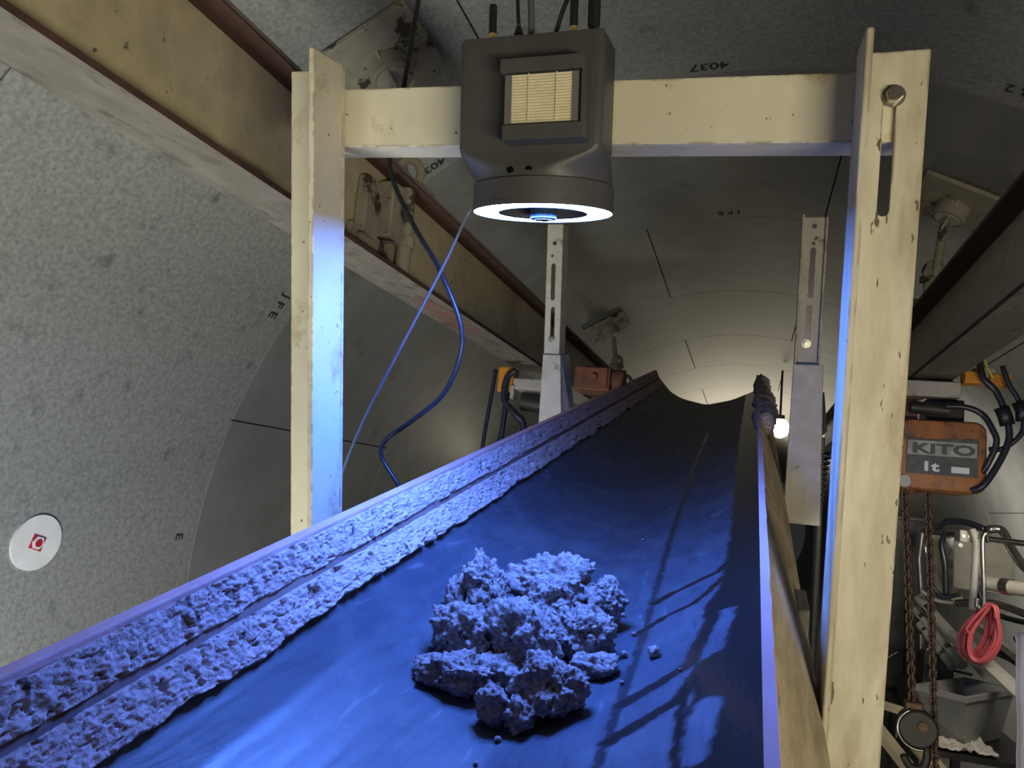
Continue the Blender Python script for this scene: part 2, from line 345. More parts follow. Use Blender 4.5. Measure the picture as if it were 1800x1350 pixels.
def seg_d(p, a, b):
    dx, dy = b[0] - a[0], b[1] - a[1]; L = dx * dx + dy * dy; t = max(0, min(1, ((p[0] - a[0]) * dx + (p[1] - a[1]) * dy) / L))
    return math.hypot(p[0] - a[0] - t * dx, p[1] - a[1] - t * dy)
def wetness(v, u):
    if v < -.19: return 0.
    if u > 3.2: return 1. if v > -.03 else 0.
    j = .0035 * fbm(v * 60, u * 60, 0, 3); w = sstep(-.004, .003, v - edge_wet(u) + j)
    for blob in (((-.030, .88), (-.018, 1.0), .010), ((-.034, .66), (-.026, .755), .011)):   # dry islands inside the wet band
        w *= sstep(0, .006, seg_d((v, u), blob[0], blob[1]) - blob[2] + j)
    for pl, r in MARKS:
        d = min(seg_d((v, u), a, b) for a, b in zip(pl, pl[1:]))
        w = max(w, (1 - sstep(r * .55, r * 1.1, d + j * .8)) * (.75 if r == .0065 else 1))
    return w
us = []; u = -.8
while u < 4.3: us.append(u); u += .05 if u < .2 else .0045 if u < 1.45 else (.012 if u < 2.4 else .06)
drum = [(4.3 + .12 * math.sin(a), -.12 + .12 * math.cos(a)) for a in (math.pi * i / 10 for i in range(0, 11))]
vs = [-.476 + .516 * i / 129 for i in range(130)]
bb = MB(K); wet = []
for u in us:
    for v in vs: bb.v.append(K(v, u, belt_s(v))); wet.append(wetness(v, u))
for (du, dw) in drum[1:]:
    for v in vs: bb.v.append(K(v, du, belt_s(v) + dw)); wet.append(0)
nv = len(vs); nu = len(us) + 10
bb.q = [(i * nv + j, i * nv + j + 1, (i + 1) * nv + j + 1, (i + 1) * nv + j) for i in range(nu - 1) for j in range(nv - 1)]
bm_ = bpy.data.materials.new('belt_rubber'); bm_.use_nodes = True; nt = bm_.node_tree; N = nt.nodes; B = N['Principled BSDF']; Lk = nt.links.new
at = N.new('ShaderNodeAttribute'); at.attribute_name = 'wet'
tc = N.new('ShaderNodeTexCoord'); mp = N.new('ShaderNodeMapping'); Lk(tc.outputs['Object'], mp.inputs[0]); mp.inputs['Rotation'].default_value = (-INC, 0, 0); mp.inputs['Scale'].default_value = (1, .025, 1)
n1 = N.new('ShaderNodeTexNoise'); n1.inputs['Scale'].default_value = 75; n1.inputs['Detail'].default_value = 5; Lk(mp.outputs[0], n1.inputs[0])
n2 = N.new('ShaderNodeTexNoise'); n2.inputs['Scale'].default_value = 9; n2.inputs['Detail'].default_value = 7; n2.inputs['Roughness'].default_value = .7; Lk(tc.outputs['Object'], n2.inputs[0])
def mr(src, a, b, c, d):
    r = N.new('ShaderNodeMapRange'); Lk(src, r.inputs[0])
    for i, q in enumerate((a, b, c, d)): r.inputs[i + 1].default_value = q
    return r.outputs[0]
def mx(fac, a, b):
    x = N.new('ShaderNodeMix'); x.data_type = 'RGBA'; Lk(fac, x.inputs[0])
    for i, q in ((6, a), (7, b)):
        if isinstance(q, tuple): x.inputs[i].default_value = (*q, 1)
        else: Lk(q, x.inputs[i])
    return x.outputs[2]
dry = mx(mr(n2.outputs[0], .45, .68, 0, 1), (.058, .070, .096), (.100, .112, .135))
dry = mx(mr(n1.outputs[0], .63, .72, 0, .45), dry, (.20, .205, .23))
dry = mx(mr(n1.outputs[0], .40, .30, 0, .5), dry, (.035, .042, .058))
colr = mx(at.outputs['Fac'], dry, (.016, .016, .018)); Lk(colr, B.inputs['Base Color'])
ro = N.new('ShaderNodeMix'); Lk(at.outputs['Fac'], ro.inputs[0]); Lk(mr(n1.outputs[0], .3, .7, .36, .5), ro.inputs[2]); ro.inputs[3].default_value = .16; Lk(ro.outputs[0], B.inputs['Roughness'])
bp = N.new('ShaderNodeBump'); bp.inputs['Distance'].default_value = .0006; Lk(n1.outputs[0], bp.inputs['Height']); Lk(bp.outputs[0], B.inputs['Normal'])
bo = bb.build('belt', bm_, cv, True)
a_ = bo.data.attributes.new('wet', 'FLOAT', 'POINT'); a_.data.foreach_set('value', wet)
MB(K).cyl((-.50, 4.3, -.58), (.04, 4.3, -.58), .10, 32).build('head_pulley', M_FRAME, cv, 'auto')

# left skirt board with its two crusts of mud
ST, SB = (-.500, -.268), (-.463, -.346)
UL = [-.8, 4.22]
MB(K).prism([(ST[0], UL[0], ST[1]), (SB[0], UL[0], SB[1]), (SB[0] - .012, UL[0], SB[1] - .003), (ST[0] - .012, UL[0], ST[1])], [(ST[0], UL[1], ST[1]), (SB[0], UL[1], SB[1]), (SB[0] - .012, UL[1], SB[1] - .003), (ST[0] - .012, UL[1], ST[1])]).build('skirt_board', M_GROOVE, cv)
MB(K).box(ST[0] - .014, ST[0] + .0015, UL[0], UL[1], ST[1] - .006, ST[1] + .0035).build('skirt_rim', M_PINK, cv, False, .002)
def crust(t0, t1, thick, seed, name, cov):
    mb = MB(K); us = []; u = .12
    while u < 4.2: us.append(u); u += .0021 if u < 1.0 else (.0045 if u < 1.7 else .018)
    nt_ = max(10, int((t1 - t0) * 84)); dv, dw = SB[0] - ST[0], SB[1] - ST[1]; L = math.hypot(dv, dw); nn = (-dw / L, dv / L)
    for u in us:
        for j in range(nt_ + 1):
            s = j / nt_; t = t0 + (t1 - t0) * s
            e = min(s, 1 - s) * 1.3 + .05 + .10 * fbm(u * 22, s * 2, seed, 4) + cov * fbm(u * 5, s * 1.2, seed + 9, 3)
            ed = sstep(-.01, .10, e)
            h = -.004 + ed * (.004 + thick * (.55 + .45 * (s if t1 > .9 else 1 - s * .3)) + .0030 * fbm(u * 75, t * 7, seed, 5) + .0024 * fbm(u * 260, t * 24, seed + 3, 3))
            ck = abs(fbm(u * 26, t * 2.4, seed + 20, 3)); h -= .006 * ed * (1 - sstep(.0, .05, ck)); h -= .010 * sstep(.55, .72, fbm(u * 34, t * 3.4, seed + 31, 4))
            drop = .008 * fbm(u * 9, 7, seed, 3) * (s if t1 > .9 else 0)
            mb.v.append(K(ST[0] + dv * t + nn[0] * max(h, -.006), u, ST[1] + dw * t + nn[1] * max(h, -.006) + drop))
    m = nt_ + 1; mb.q = [(i * m + j, i * m + j + 1, (i + 1) * m + j + 1, (i + 1) * m + j) for i in range(len(us) - 1) for j in range(m - 1)]
    o = mb.build(name, M_MUD, cv, True); o['kind'] = 'stuff'; return o
crust(.03, .47, .005, 1.3, 'mud_crust', .08); crust(.55, 1.02, .012, 8.1, 'mud_crust', .10)
# right skirt leaning outward below its rim
RT, RB = (.019, -.268), (.089, -.455)
MB(K).prism([(RT[0], -.8, RT[1]), (RT[0] + .009, -.8, RT[1]), (RB[0] + .009, -.8, RB[1]), (RB[0], -.8, RB[1])], [(RT[0], 4.25, RT[1]), (RT[0] + .009, 4.25, RT[1]), (RB[0] + .009, 4.25, RB[1]), (RB[0], 4.25, RB[1])]).build('skirt_board', M_OUTER, cv)
rim = MB(K); k = 160
rim.loft([[(RT[0] + .0002 * 0 + .0012 * fbm(i * .6, 0, 1), .1 + 4.15 * i / k, RT[1] + .001), (RT[0] + .0095 + .0012 * fbm(i * .6, 5, 1), .1 + 4.15 * i / k, RT[1] + .001), (RT[0] + .0105, .1 + 4.15 * i / k, RT[1] - .004), (RT[0], .1 + 4.15 * i / k, RT[1] - .004)] for i in range(k + 1)])
rim.build('skirt_rim', M_PINK, cv)
cl = MB(K)
def rock(c, r, seed, sub=2, sq=(1, 1, 1), amp=.35, fq=1.6, f=K):
    bm = bmesh.new(); bmesh.ops.create_icosphere(bm, subdivisions=sub, radius=1)
    vs_ = []
    for v in bm.verts:
        d = v.co; h = 1 + amp * fbm(d.x * fq + seed, d.y * fq, d.z * fq, 5)
        vs_.append(f(c[0] + d.x * r * sq[0] * h, c[1] + d.y * r * sq[1] * h, c[2] + d.z * r * sq[2] * h))
    fs = [tuple(v.index for v in q.verts) for q in bm.faces]; bm.free(); return vs_, fs
for i in range(46):
    u = 2.35 + 1.9 * i / 45
    cl.add(*rock((.040 + .012 * random.random(), u, -.285 - .012 * random.random()), .022 + .016 * random.random(), i * 3.1, 2), True)
o = cl.build('mud_crust', M_SOIL, cv, True); o['kind'] = 'stuff'
# frame below the belt
for (a, b) in ((-.556, -.512), (.050, .0935)):
    s = MB(K); s.box(a, b, -.8, 4.5, -.60, -.592); s.box(a, b, -.8, 4.5, -.478, -.470 if a < 0 else -.457)
    x = a if a < -.2 else b - .006; s.box(x, x + .006, -.8, 4.5, -.592, -.478); s.build('stringer', M_FRAME, cv)
for u in (.7, 1.55, 2.4, 3.25, 4.1):
    MB(K).cyl((-.36, u, -.485), (-.14, u, -.485), .030, 16).build('idler_roller', M_FRAME, cv, 'auto')
    MB(K).cyl((-.12, u, -.462), (.04, u, -.405), .026, 16).build('idler_roller', M_FRAME, cv, 'auto')
    MB(K).box(-.52, .06, u - .03, u + .03, -.545, -.520).build('idler_bracket', M_FRAME, cv)
for u in (.6, 2.6, 4.3):
    for v in (-.535, .072):
        p = K(v, u, -.60); MB().box(p.x - .025, p.x + .025, p.y - .025, p.y + .025, 0, p.z + .02).build('leg', M_FRAME, cv)
MB(K).box(.078, .094, 1.13, 1.22, -.475, -.40).build('skirt_bracket', M_GREYP, cv, False, .002)

# ------------------------------------------------------------------ gantry over the belt
UG = .985
ga = thing('gantry_frame', K(-.24, UG, -.55), 'cream painted angle steel gantry straddling the belt', 'gantry')
def post(vc, side, wtop, wbot, hole, m, parent, u=UG, L=.076, B=.075, t=.008, dirn=-1):
    p = MB(K)
    p.plate([(vc, wbot), (vc + side * L, wbot), (vc + side * L, wtop), (vc, wtop)], hole, lambda a, b, d: (a, u + d, b), .007)
    o = p.build('post_front_leg', m, parent, False, .0012)
    q = MB(K); q.box(min(vc, vc + side * t), max(vc, vc + side * t), u - B, u - .0002, wbot, wtop + .003).build('post_side_leg', m, parent, False, .0015)
    return o
post(.0957, 1, .312, -.90, [slot(.1335, .128, .272, .0065)], M_CREAM_D, ga)
post(-.569, -1, .343, -.60, [slot(-.606, .14, .275, .0065)], M_CREAM, ga, L=.084)
def XB(v, u, w): return K(v, u, w + .265 - .0319 * (v + .24))
xb = MB(XB); xb.box(-.65, .160, UG + .0075, UG + .0145, -.040, .0395); xb.box(-.65, .160, UG + .0145, UG + .084, -.040, -.033)
xb.build('crossbar', M_CREAM, ga, False, .0012)
def bolt(v, u, w, r, parent, m=M_ZINC, fr=K, sgn=-1):
    b = MB(fr).cyl((v, u + sgn * .0022, w), (v, u + sgn * .0105, w), r, 6).build('bolt', m, parent, False, .001)
    MB(fr).cyl((v, u, w), (v, u + sgn * .0022, w), r * 1.28, 24).build('washer', m, b, 'auto')
    MB(fr).cyl((v, u + sgn * .0105, w), (v, u + sgn * .0112, w), r * .72, 20).build('head_stamp', m, b, 'auto')
bolt(.1365, UG, .262, .0098, ga); bolt(-.598, UG, .268, .0098, ga)
MB(K).box(.0957, .171, UG + .0075, UG + .02, -.62, -.47).build('mounting_plate', M_CREAM_D, ga)
MB(K).box(-.653, -.557, UG + .0075, UG + .02, -.62, -.46).build('mounting_plate', M_CREAM_D, ga)
# further posts on the conveyor
UF = 2.25
pl = thing('slotted_post', K(-.58, UF, -.5), 'grey slotted steel post standing on the far left of the belt', 'post')
MB(K).plate([(-.607, -.45), (-.559, -.45), (-.559, .281), (-.607, .281)], [slot(-.585, .055, .165, .006), slot(-.583, -.06, .035, .006), circle(-.583, .225, .006), circle(-.59, .187, .004)], lambda a, b, d: (a, UF + d, b), .006).build('post_front_leg', M_GREYP, pl, False, .001)
MB(K).box(-.5645, -.5585, UF + .0065, UF + .07, -.45, .281).build('post_side_leg', M_GREYP, pl, False, .001)
MB(K).prism([(-.622, UF - .007, -.50), (-.535, UF - .007, -.50), (-.553, UF - .007, -.108), (-.608, UF - .007, -.108)], [(-.622, UF - .001, -.50), (-.535, UF - .001, -.50), (-.553, UF - .001, -.108), (-.608, UF - .001, -.108)]).build('base_plate', M_GREYP, pl, False, .002)
MB(K).prism([(-.535, UF - .001, -.50), (-.50, UF + .09, -.50), (-.545, UF + .07, -.108), (-.553, UF - .001, -.108)], [(-.539, UF - .001, -.50), (-.504, UF + .09, -.50), (-.549, UF + .07, -.108), (-.557, UF - .001, -.108)]).build('base_web', M_GREYP, pl, False, .001)
bolt(-.583, UF, -.062, .0085, pl)
pr = thing('slotted_post', K(.14, UF, -.5), 'grey slotted steel post standing beyond the right skirt', 'post')
MB(K).plate([(.106, -.50), (.172, -.50), (.172, .292), (.106, .292)], [slot(.139, .075, .21, .0065), slot(.137, -.055, .055, .0065), circle(.139, .268, .006), circle(.145, .236, .004), circle(.139, .222, .004)], lambda a, b, d: (a, UF + d, b), .006).build('post_front_leg', M_GREYP, pr, False, .001)
MB(K).box(.1065, .1115, UF - .025, UF - .0005, -.50, .297).build('post_side_leg', M_GREYP, pr, False, .001)
MB(K).box(.167, .1725, UF - .012, UF - .0005, -.1, .292).build('post_lip', M_GREYP, pr, False, .001)
MB(K).prism([(.100, UF - .034, -.545), (.197, UF - .034, -.545), (.180, UF - .034, -.105), (.104, UF - .034, -.105)], [(.100, UF - .027, -.545), (.197, UF - .027, -.545), (.180, UF - .027, -.105), (.104, UF - .027, -.105)]).build('base_plate', M_GREYP, pr, False, .002)
bolt(.136, UF, -.05, .009, pr)

# ------------------------------------------------------------------ the belt scanner
V0, V1, U0, U1 = -.367, -.184, .915, .9905; VC, UC = -.2755, .995
bs = thing('belt_scanner', K(VC, UC, .3), 'dark grey plastic scanner unit with glowing ring light hung on the crossbar', 'scanner')
def rrect(v0, v1, u0, u1, r, w, n=8):
    out = []
    for (cx_, cy_, a) in ((v1 - r, u1 - r, 0), (v0 + r, u1 - r, 90), (v0 + r, u0 + r, 180), (v1 - r, u0 + r, 270)):
        for i in range(n): an = math.radians(a + 90 * i / (n - 1)); out.append((cx_ + r * math.cos(an), cy_ + r * math.sin(an), w))
    return out
b = MB(K); b.loft([rrect(V0, V1, U0, U1, .010, .208), rrect(V0, V1, U0, U1, .010, .336), rrect(V0 + .003, V1 - .003, U0 + .003, U1 - .003, .008, .341)])
b.build('housing', M_PLAST, bs, 'auto')
def ring_pts(r, w, n=32):                                           # matches rrect's vertex order by angle
    out = []
    for a in (0, 90, 180, 270):
        for i in range(8): an = math.radians(a + 90 * i / 7 * .999 + .04); out.append((VC + r * math.cos(an), UC + r * math.sin(an), w))
    return out
def mixr(A, B_, t, w): return [(a[0] + (c[0] - a[0]) * t, a[1] + (c[1] - a[1]) * t, w) for a, c in zip(A, B_)]
RA = rrect(V0 + .0005, V1 - .0005, U0 + .0005, U1, .010, .208); RC = ring_pts(.0905, .172)
ch = MB(K); ch.loft([RA] + [mixr(RA, RC, sstep(0, 1, t) , .2075 - .0355 * t) for t in (.12, .25, .4, .55, .7, .85)] + [RC])
ch.build('chin', M_PLAST, bs, 'auto')
MB(K).loft([ring_pts(.0885, .172), ring_pts(.0885, .1705), ring_pts(.0925, .1705), ring_pts(.0925, .1425), ring_pts(.057, .1425), ring_pts(.057, .160)]).build('lamp_holder', M_PLAST, bs, 'auto')
def annulus(r0, r1, w0, w1, n=72):
    mb = MB(K); P = []
    for (r, w) in ((r0, w0), (r1, w0), (r1, w1), (r0, w1)): P.append([(VC + r * math.cos(2 * math.pi * i / n), UC + r * math.sin(2 * math.pi * i / n), w) for i in range(n)])
    return mb.loft(P + [P[0]], False)
annulus(.0592, .0912, .1385, .1424).build('light_ring', M_RING, bs)
annulus(.0575, .0591, .1376, .1440).build('ring_sleeve', M_PLAST, bs, 'auto'); annulus(.0913, .0930, .1378, .1440).build('ring_sleeve', M_PLAST, bs, 'auto')
MB(K).cyl((VC + .001, UC, .160), (VC + .001, UC, .130), .0175, 32).build('lens_barrel', M_LENS, bs, 'auto', .0012)
MB(K).cyl((VC + .001, UC, .1305), (VC + .001, UC, .1292), .013, 24).build('lens_glass', M_GLASS, bs, 'auto')
for v in (-.2935, -.2700): MB(K).cyl((v, UC - .0895, .178), (v, UC - .070, .186), .0042, 16).build('sensor_eye', mat('eye_hole', (.004, .004, .006), rough=1., spec=0.), bs, 'auto')
# filter housing on the front
FV0, FV1, FU = -.301, -.200, .880
MB(K).box(FV0, FV1, FU, U0, .2855, .3015).build('filter_hood', M_PLAST, bs, False, .0008)
MB(K).box(FV0 + .004, FV1 + .002, FU, U0, .2085, .2260).build('filter_hood', M_PLAST, bs, False, .0008)
MB(K).box(FV1 - .003, FV1 + .0005, FU + .001, U0, .2260, .2855).build('filter_hood', M_PLAST, bs)
MB(K).box(FV0 + .005, FV1 - .006, FU + .0085, U0, .2262, .2853).build('filter_cartridge', M_PLAST2, bs); fc = bs.children[-1]; fc = [q for q in bs.children if q.name.startswith('filter_cartridge')][0]
MB(K).box(FV0 + .0055, FV0 + .0135, FU + .0035, FU + .009, .2275, .2835).build('cartridge_rail', M_PLAST2, fc)
MB(K).box(FV1 - .014, FV1 - .007, FU + .0035, FU + .009, .2275, .2835).build('cartridge_rail', M_PLAST2, fc)
pt = MB(K); npl = 17; w0, w1 = .2285, .2845; P = []
for i in range(npl * 2 + 1): P.append((w0 + (w1 - w0) * i / (npl * 2), FU + (.0035 if i % 2 else .0072)))
pv0, pv1 = FV0 + .0135, FV1 - .0142
pt.add([(v, u, w) for w, u in P for v in (pv0, pv1)], [(2 * i, 2 * i + 1, 2 * i + 3, 2 * i + 2) for i in range(npl * 2)]); pt.build('filter_pleats', M_PLEAT, fc)
for v in (-.2665, -.2330): MB(K).box(v - .0004, v + .0004, FU + .0031, FU + .005, w0, w1).build('pleat_tie', M_PLEAT, fc)
# antennas and plugs on top
for v, tp in ((-.336, .393), (-.231, .402)):
    an_ = MB(K).tube([(v, .95, .3575), (v, .95, tp - .004), (v, .95, tp - .001), (v, .95, tp)], lambda t: .0051 if t < .4 else (.0047 if t < .9 else .002), 16).build('antenna', M_BLACK, bs, 'auto')
    MB(K).cyl((v, .95, .341), (v, .95, .3475), .0028, 12).build('antenna_base', M_GOLD, an_, 'auto')
    MB(K).cyl((v, .95, .3475), (v, .95, .3575), .0046, 6).build('antenna_nut', M_GOLD, an_)
MB(K).tube([(-.207, .955, .341), (-.207, .955, .357), (-.207, .955, .358), (-.207, .955, .40)], lambda t: .0066 if t < .5 else .0078, 18).build('connector', M_BLACK, bs, 'auto')
MB(K).box(-.307, -.295, .945, .953, .341, .352).build('usb_plug', M_PLAST2, bs, False, .001)
for i in range(3): MB(K).box(-.3065 + .001 * i, -.2955 - .001 * i, .946, .952, .3525 + .0035 * i, .3548 + .0035 * i).build('strain_relief', M_BLACK, bs, False, .0005)
# leads
def cable(name, pts, r, m, label, fr=K, n=10, cat='cable', group=None):
    o = MB(fr).tube(pts, r, n, 8).build(name, m, None, True, origin=fr(*pts[0])); return tag(o, label, cat, group)
cable('data_cable', [(-.301, .949, .363), (-.304, .95, .40), (-.312, .97, .50), (-.33, 1.02, .62)], .0024, M_BLACK, 'thin black lead rising from the plug with ribbed strain relief on the scanner')
cable('data_cable', [(-.2865, .955, .342), (-.287, .955, .38), (-.292, .96, .45), (-.30, 1.0, .62)], .0042, mat('grey_cable', (.09, .09, .10), rough=.4), 'thick grey lead rising from the middle of the scanner top')
cable('data_cable', [(-.258, .955, .342), (-.252, .955, .362), (-.240, .96, .40), (-.20, 1.0, .52), (-.15, 1.05, .64)], .0030, M_CABLE, 'black lead slanting right from the scanner top beside the right antenna')
cable('power_cable', [(-.53, 1.2, .62), (-.555, 1.2, .516), (-.579, 1.2, .381), (-.604, 1.2, .256), (-.560, 1.2, .155), (-.511, 1.2, .08), (-.470, 1.2, -.01), (-.470, 1.2, -.07), (-.500, 1.2, -.135), (-.56, 1.2, -.185), (-.604, 1.2, -.218), (-.612, 1.2, -.25), (-.575, 1.2, -.305), (-.565, 1.2, -.36)], .0042, M_CABLE, 'thick dark cable looping down behind the crossbar in a wide bend')
cable('power_cable', [(-.385, 1.10, .170), (-.440, 1.16, .168), (-.488, 1.17, .083), (-.568, 1.17, -.063), (-.624, 1.17, -.166), (-.663, 1.17, -.253), (-.702, 1.17, -.36)], .0026, M_CABLE2, 'thin shiny cable slanting down left from the scanner to the left post')

# ------------------------------------------------------------------ the soil heap
def soil(name, c, r, sq, seed, label, sub=5, amp=.36, fq=1.35, group=None):
    bm = bmesh.new(); bmesh.ops.create_icosphere(bm, subdivisions=sub, radius=1)
    org = K(*c); vs_ = []
    for v in bm.verts:
        d = v.co.copy()
        h = 1 + amp * fbm(d.x * fq + seed, d.y * fq, d.z * fq + seed, 3)
        R = (d.x * sq[0] * r, d.y * sq[1] * r, d.z * sq[2] * r)
        p = Vector((R[0] * h, R[1] * h, R[2] * h)); g = Vector((p.x + c[0], p.y + c[1], p.z + c[2]))
        dn = d.normalized(); s = min(1., r / .042)
        cr = s * (.0040 * noise.turbulence(g * 50 + Vector((seed, 0, 0)), 3, False) - .003 + .0012 * fbm(g.x * 330, g.y * 330, g.z * 330 + seed, 3))
        for fq_, am in ((120, .0062), (250, .0034)):
            dd, pp = noise.voronoi(g * fq_); hs = math.sin(pp[0].x * 12.9898 + pp[0].y * 78.233 + pp[0].z * 37.7) * 43758.5453; hs -= math.floor(hs)
            cr += s * am * max(0., hs - .25) * 1.33 * max(0., 1 - (dd[0] / .62) ** 2)
        p += dn * cr
        g = (p.x + c[0], p.y + c[1], p.z + c[2]); fl = belt_s(g[0]) + .0008
        vs_.append(K(g[0], g[1], max(g[2], fl)))
    mb = MB(); mb.v = vs_; mb.q = [tuple(v.index for v in q.verts) for q in bm.faces]; bm.free()
    o = mb.build(name, M_SOIL, None, True, origin=org); return tag(o, label, 'soil', group)
LUMPS = [((-.257, 1.035, -.378), .060, (1.12, .75, .70), 'widest soil lump at the top back of the heap'),
 ((-.338, .968, -.372), .042, (.86, .85, 1.05), 'rounded soil lump at the back left of the heap beside the spire'),
 ((-.366, .938, -.388), .029, (.55, .7, 1.25), 'narrow upright soil spire at the left back edge of the heap'),
 ((-.179, 1.030, -.392), .036, (.72, .8, 1.05), 'soil lump at the far right back corner of the heap with a peak on top'),
 ((-.244, .985, -.388), .040, (.9, .8, .95), 'soil lump in the middle of the heap just below its highest lump'),
 ((-.262, .885, -.398), .052, (.98, .85, .95), 'large central soil lump with a smooth dark front face'),
 ((-.326, .872, -.398), .044, (.95, .85, 1.0), 'crumbly soil lump at the middle left of the heap'),
 ((-.192, .935, -.402), .044, (1.05, .8, .85), 'soil lump at the right of the heap pointing toward the wet track'),
 ((-.163, .882, -.414), .024, (1.2, .9, .75), 'small low soil lump at the right foot of the heap'),
 ((-.308, .800, -.411), .038, (1.20, .75, .62), 'flat soil lump overhanging a black shadow at the left foot of the heap'),
 ((-.196, .792, -.402), .041, (1.05, .8, .80), 'large soil lump at the front right foot of the heap'),
 ((-.217, .757, -.423), .021, (.85, .85, .95), 'small soil lump standing at the very front beneath the large front lump'),
 ((-.250, .760, -.418), .024, (.80, .8, 1.05), 'small upright soil lump at the front left of the gap in the heap'),
 ((-.285, .830, -.420), .032, (1.1, .9, .8), 'dark soil lump in the shaded hollow of the heap front'),
 ((-.292, .950, -.405), .042, (1.0, .9, .8), 'dark soil lump filling the hollow behind the central lump'),
 ((-.225, .855, -.425), .030, (1.0, .9, .7), 'dark soil lump under the right overhang of the central lump')]
for i, (c, r, sq, lb) in enumerate(LUMPS): soil('soil_lump', c, r * .97, sq, 3.7 * i + 1.1, lb, 6 if r > .034 else 5)
def crumb(v, u, r, seed, label, group=None): return soil('soil_crumb', (v, u, belt_s(v) + r * .8), r, (1, 1, .9), seed, label, 3 if r > .004 else 2, .4, 1.8, group)
crumb(-.097, .916, .0085, 90, 'largest loose soil crumb lying alone on the belt between two wet streaks')
crumb(-.376, .911, .0095, 91, 'loose soil crumb at the left edge of the heap below the spire')
crumb(-.135, .929, .0050, 92, 'loose soil crumb on the wet track just right of the heap')
crumb(-.234, .731, .0038, 93, 'small loose soil crumb in front of the heap at the bottom')
cg = 'soil crumbs scattered around the heap'
for i, (v, u, r) in enumerate([(-.133, .997, .0038), (-.16, 1.075, .0036), (-.241, .683, .0026), (-.125, .852, .0028), (-.17, .878, .0025), (-.137, .869, .0018), (-.19, 1.5, .003), (-.061, .856, .0018), (-.145, .905, .003), (-.150, .89, .0025)]):
    crumb(v, u, r, 100 + i, 'tiny soil crumb scattered on the belt around the heap', cg)

# ================================================================== right hoist
ho = thing('chain_hoist', T(.58, 2.80, .24), 'orange chain hoist with black label hanging under the right beam', 'hoist')
def rbox(x0, x1, z0, z1, r, y0, y1, ins=.02):
    def R(i, y):
        out = []
        for cx_, cz_, a in ((x1 - i - r, z1 - i - r, 0), (x0 + i + r, z1 - i - r, 90), (x0 + i + r, z0 + i + r, 180), (x1 - i - r, z0 + i + r, 270)):
            for k in range(6): an = math.radians(a + 18 * k); out.append((cx_ + r * math.cos(an), y, cz_ + r * math.sin(an)))
        return out
    return MB(T).loft([R(ins, y0), R(ins * .3, y0 + ins * .3), R(0, y0 + ins), R(0, y1)])
rbox(.452, .708, .126, .352, .035, 2.70, 2.93).build('motor_cover', M_ORANGE, ho, 'auto')
MB(T).box(.478, .592, 2.6955, 2.6995, .176, .287).build('label_plate', M_LABEL, ho)
ho.children[-1]
MB(T).box(.592, .678, 2.6955, 2.6995, .176, .292).build('label_plate', M_LABEL, ho)
MB(T).box(.481, .675, 2.6945, 2.6954, .236, .281).build('label_band', M_LABEL2, ho)
def flat_text(txt, x, z, size, y, m, parent, sx=1., name='lettering'):
    v, f = text_geo(txt, size, .0016); return MB(T).add([(x + p.x * sx, y, z + p.y) for p in v], f).build(name, m, parent)
flat_text('KITO', .492, .2425, .044, 2.6938, M_LABEL, ho, 1.75)
flat_text('1t', .520, .188, .040, 2.6948, M_WHITE, ho, 1.5)
MB(T).box(.605, .655, 2.6948, 2.6954, .186, .205).build('label_print', M_WHITE, ho)
MB(T).cyl((.475, 2.695, .150), (.475, 2.72, .150), .020, 18).build('cover_cap', M_GREYP, ho, 'auto')
MB(T).box(.445, .64, 2.74, 2.80, .43, .482).build('trolley_plate', M_GREYP, ho, False, .004)
MB(T).box(.47, .52, 2.76, 2.86, .35, .43).build('suspension_lug', M_ORUST, ho, False, .004)
MB(T).cyl((.49, 2.72, .39), (.60, 2.72, .385), .020, 14).build('gear_case', M_DARK, ho, 'auto')
MB(T).box(.55, .66, 2.78, 2.9, .35, .43).build('gear_case', M_DARK, ho, False, .006)
for x in (.50, .62): MB(T).cyl((x, 2.83, .47), (x, 2.87, .47), .035, 18).build('trolley_wheel', M_DARK, ho, 'auto')
MB(T).cyl((.515, 2.80, .112), (.515, 2.80, .13), .012, 12).build('chain_guide', M_ORUST, ho, 'auto')
MB(T).cyl((.455, 2.76, .12), (.452, 2.76, .095), .022, 14).build('chain_bucket', M_DARK, ho, 'auto')
sw = thing('limit_switch', T(.71, 2.72, .50), 'orange limit switch box with wires under the right beam above the hoist', 'switch')
MB(T).box(.645, .700, 2.72, 2.78, .477, .515).build('switch_body', M_ORANGE2, sw, False, .003)
MB(T).box(.715, .775, 2.72, 2.78, .470, .510).build('switch_body', M_ORANGE2, sw, False, .003)
MB(T).box(.675, .735, 2.735, 2.77, .499, .53).build('switch_bracket', M_GREYP, sw, False, .002)
cable('hoist_cable', [(.680, 2.70, .545), (.688, 2.69, .49), (.724, 2.69, .447), (.752, 2.69, .372), (.757, 2.69, .288), (.70, 2.69, .165), (.662, 2.70, .135)], .010, M_CABLE, 'thick black hoist cable bowing out to the outermost right of the orange hoist', T)
cable('hoist_cable', [(.585, 2.70, .395), (.645, 2.70, .425 - .03), (.69, 2.70, .375), (.715, 2.69, .33), (.726, 2.69, .285), (.70, 2.70, .21), (.69, 2.72, .19)], .0095, M_CABLE, 'black hoist cable curving close around the upper right corner of the orange hoist', T)
cable('hoist_cable', [(.74, 2.69, .53), (.76, 2.69, .47), (.79, 2.69, .41), (.796, 2.69, .33), (.75, 2.70, .275), (.715, 2.72, .27)], .008, M_CABLE, 'black cable with plug hanging farthest right behind the hoist', T)
MB(T).tube([(.738, 2.69, .40), (.748, 2.69, .375), (.756, 2.69, .345)], .021, 14).build('cable_plug', M_BLACK, None, True, origin=T(.75, 2.69, .37))
tag(bpy.data.objects['cable_plug'], 'round black plug on the outer hoist cable right of the orange hoist', 'plug')
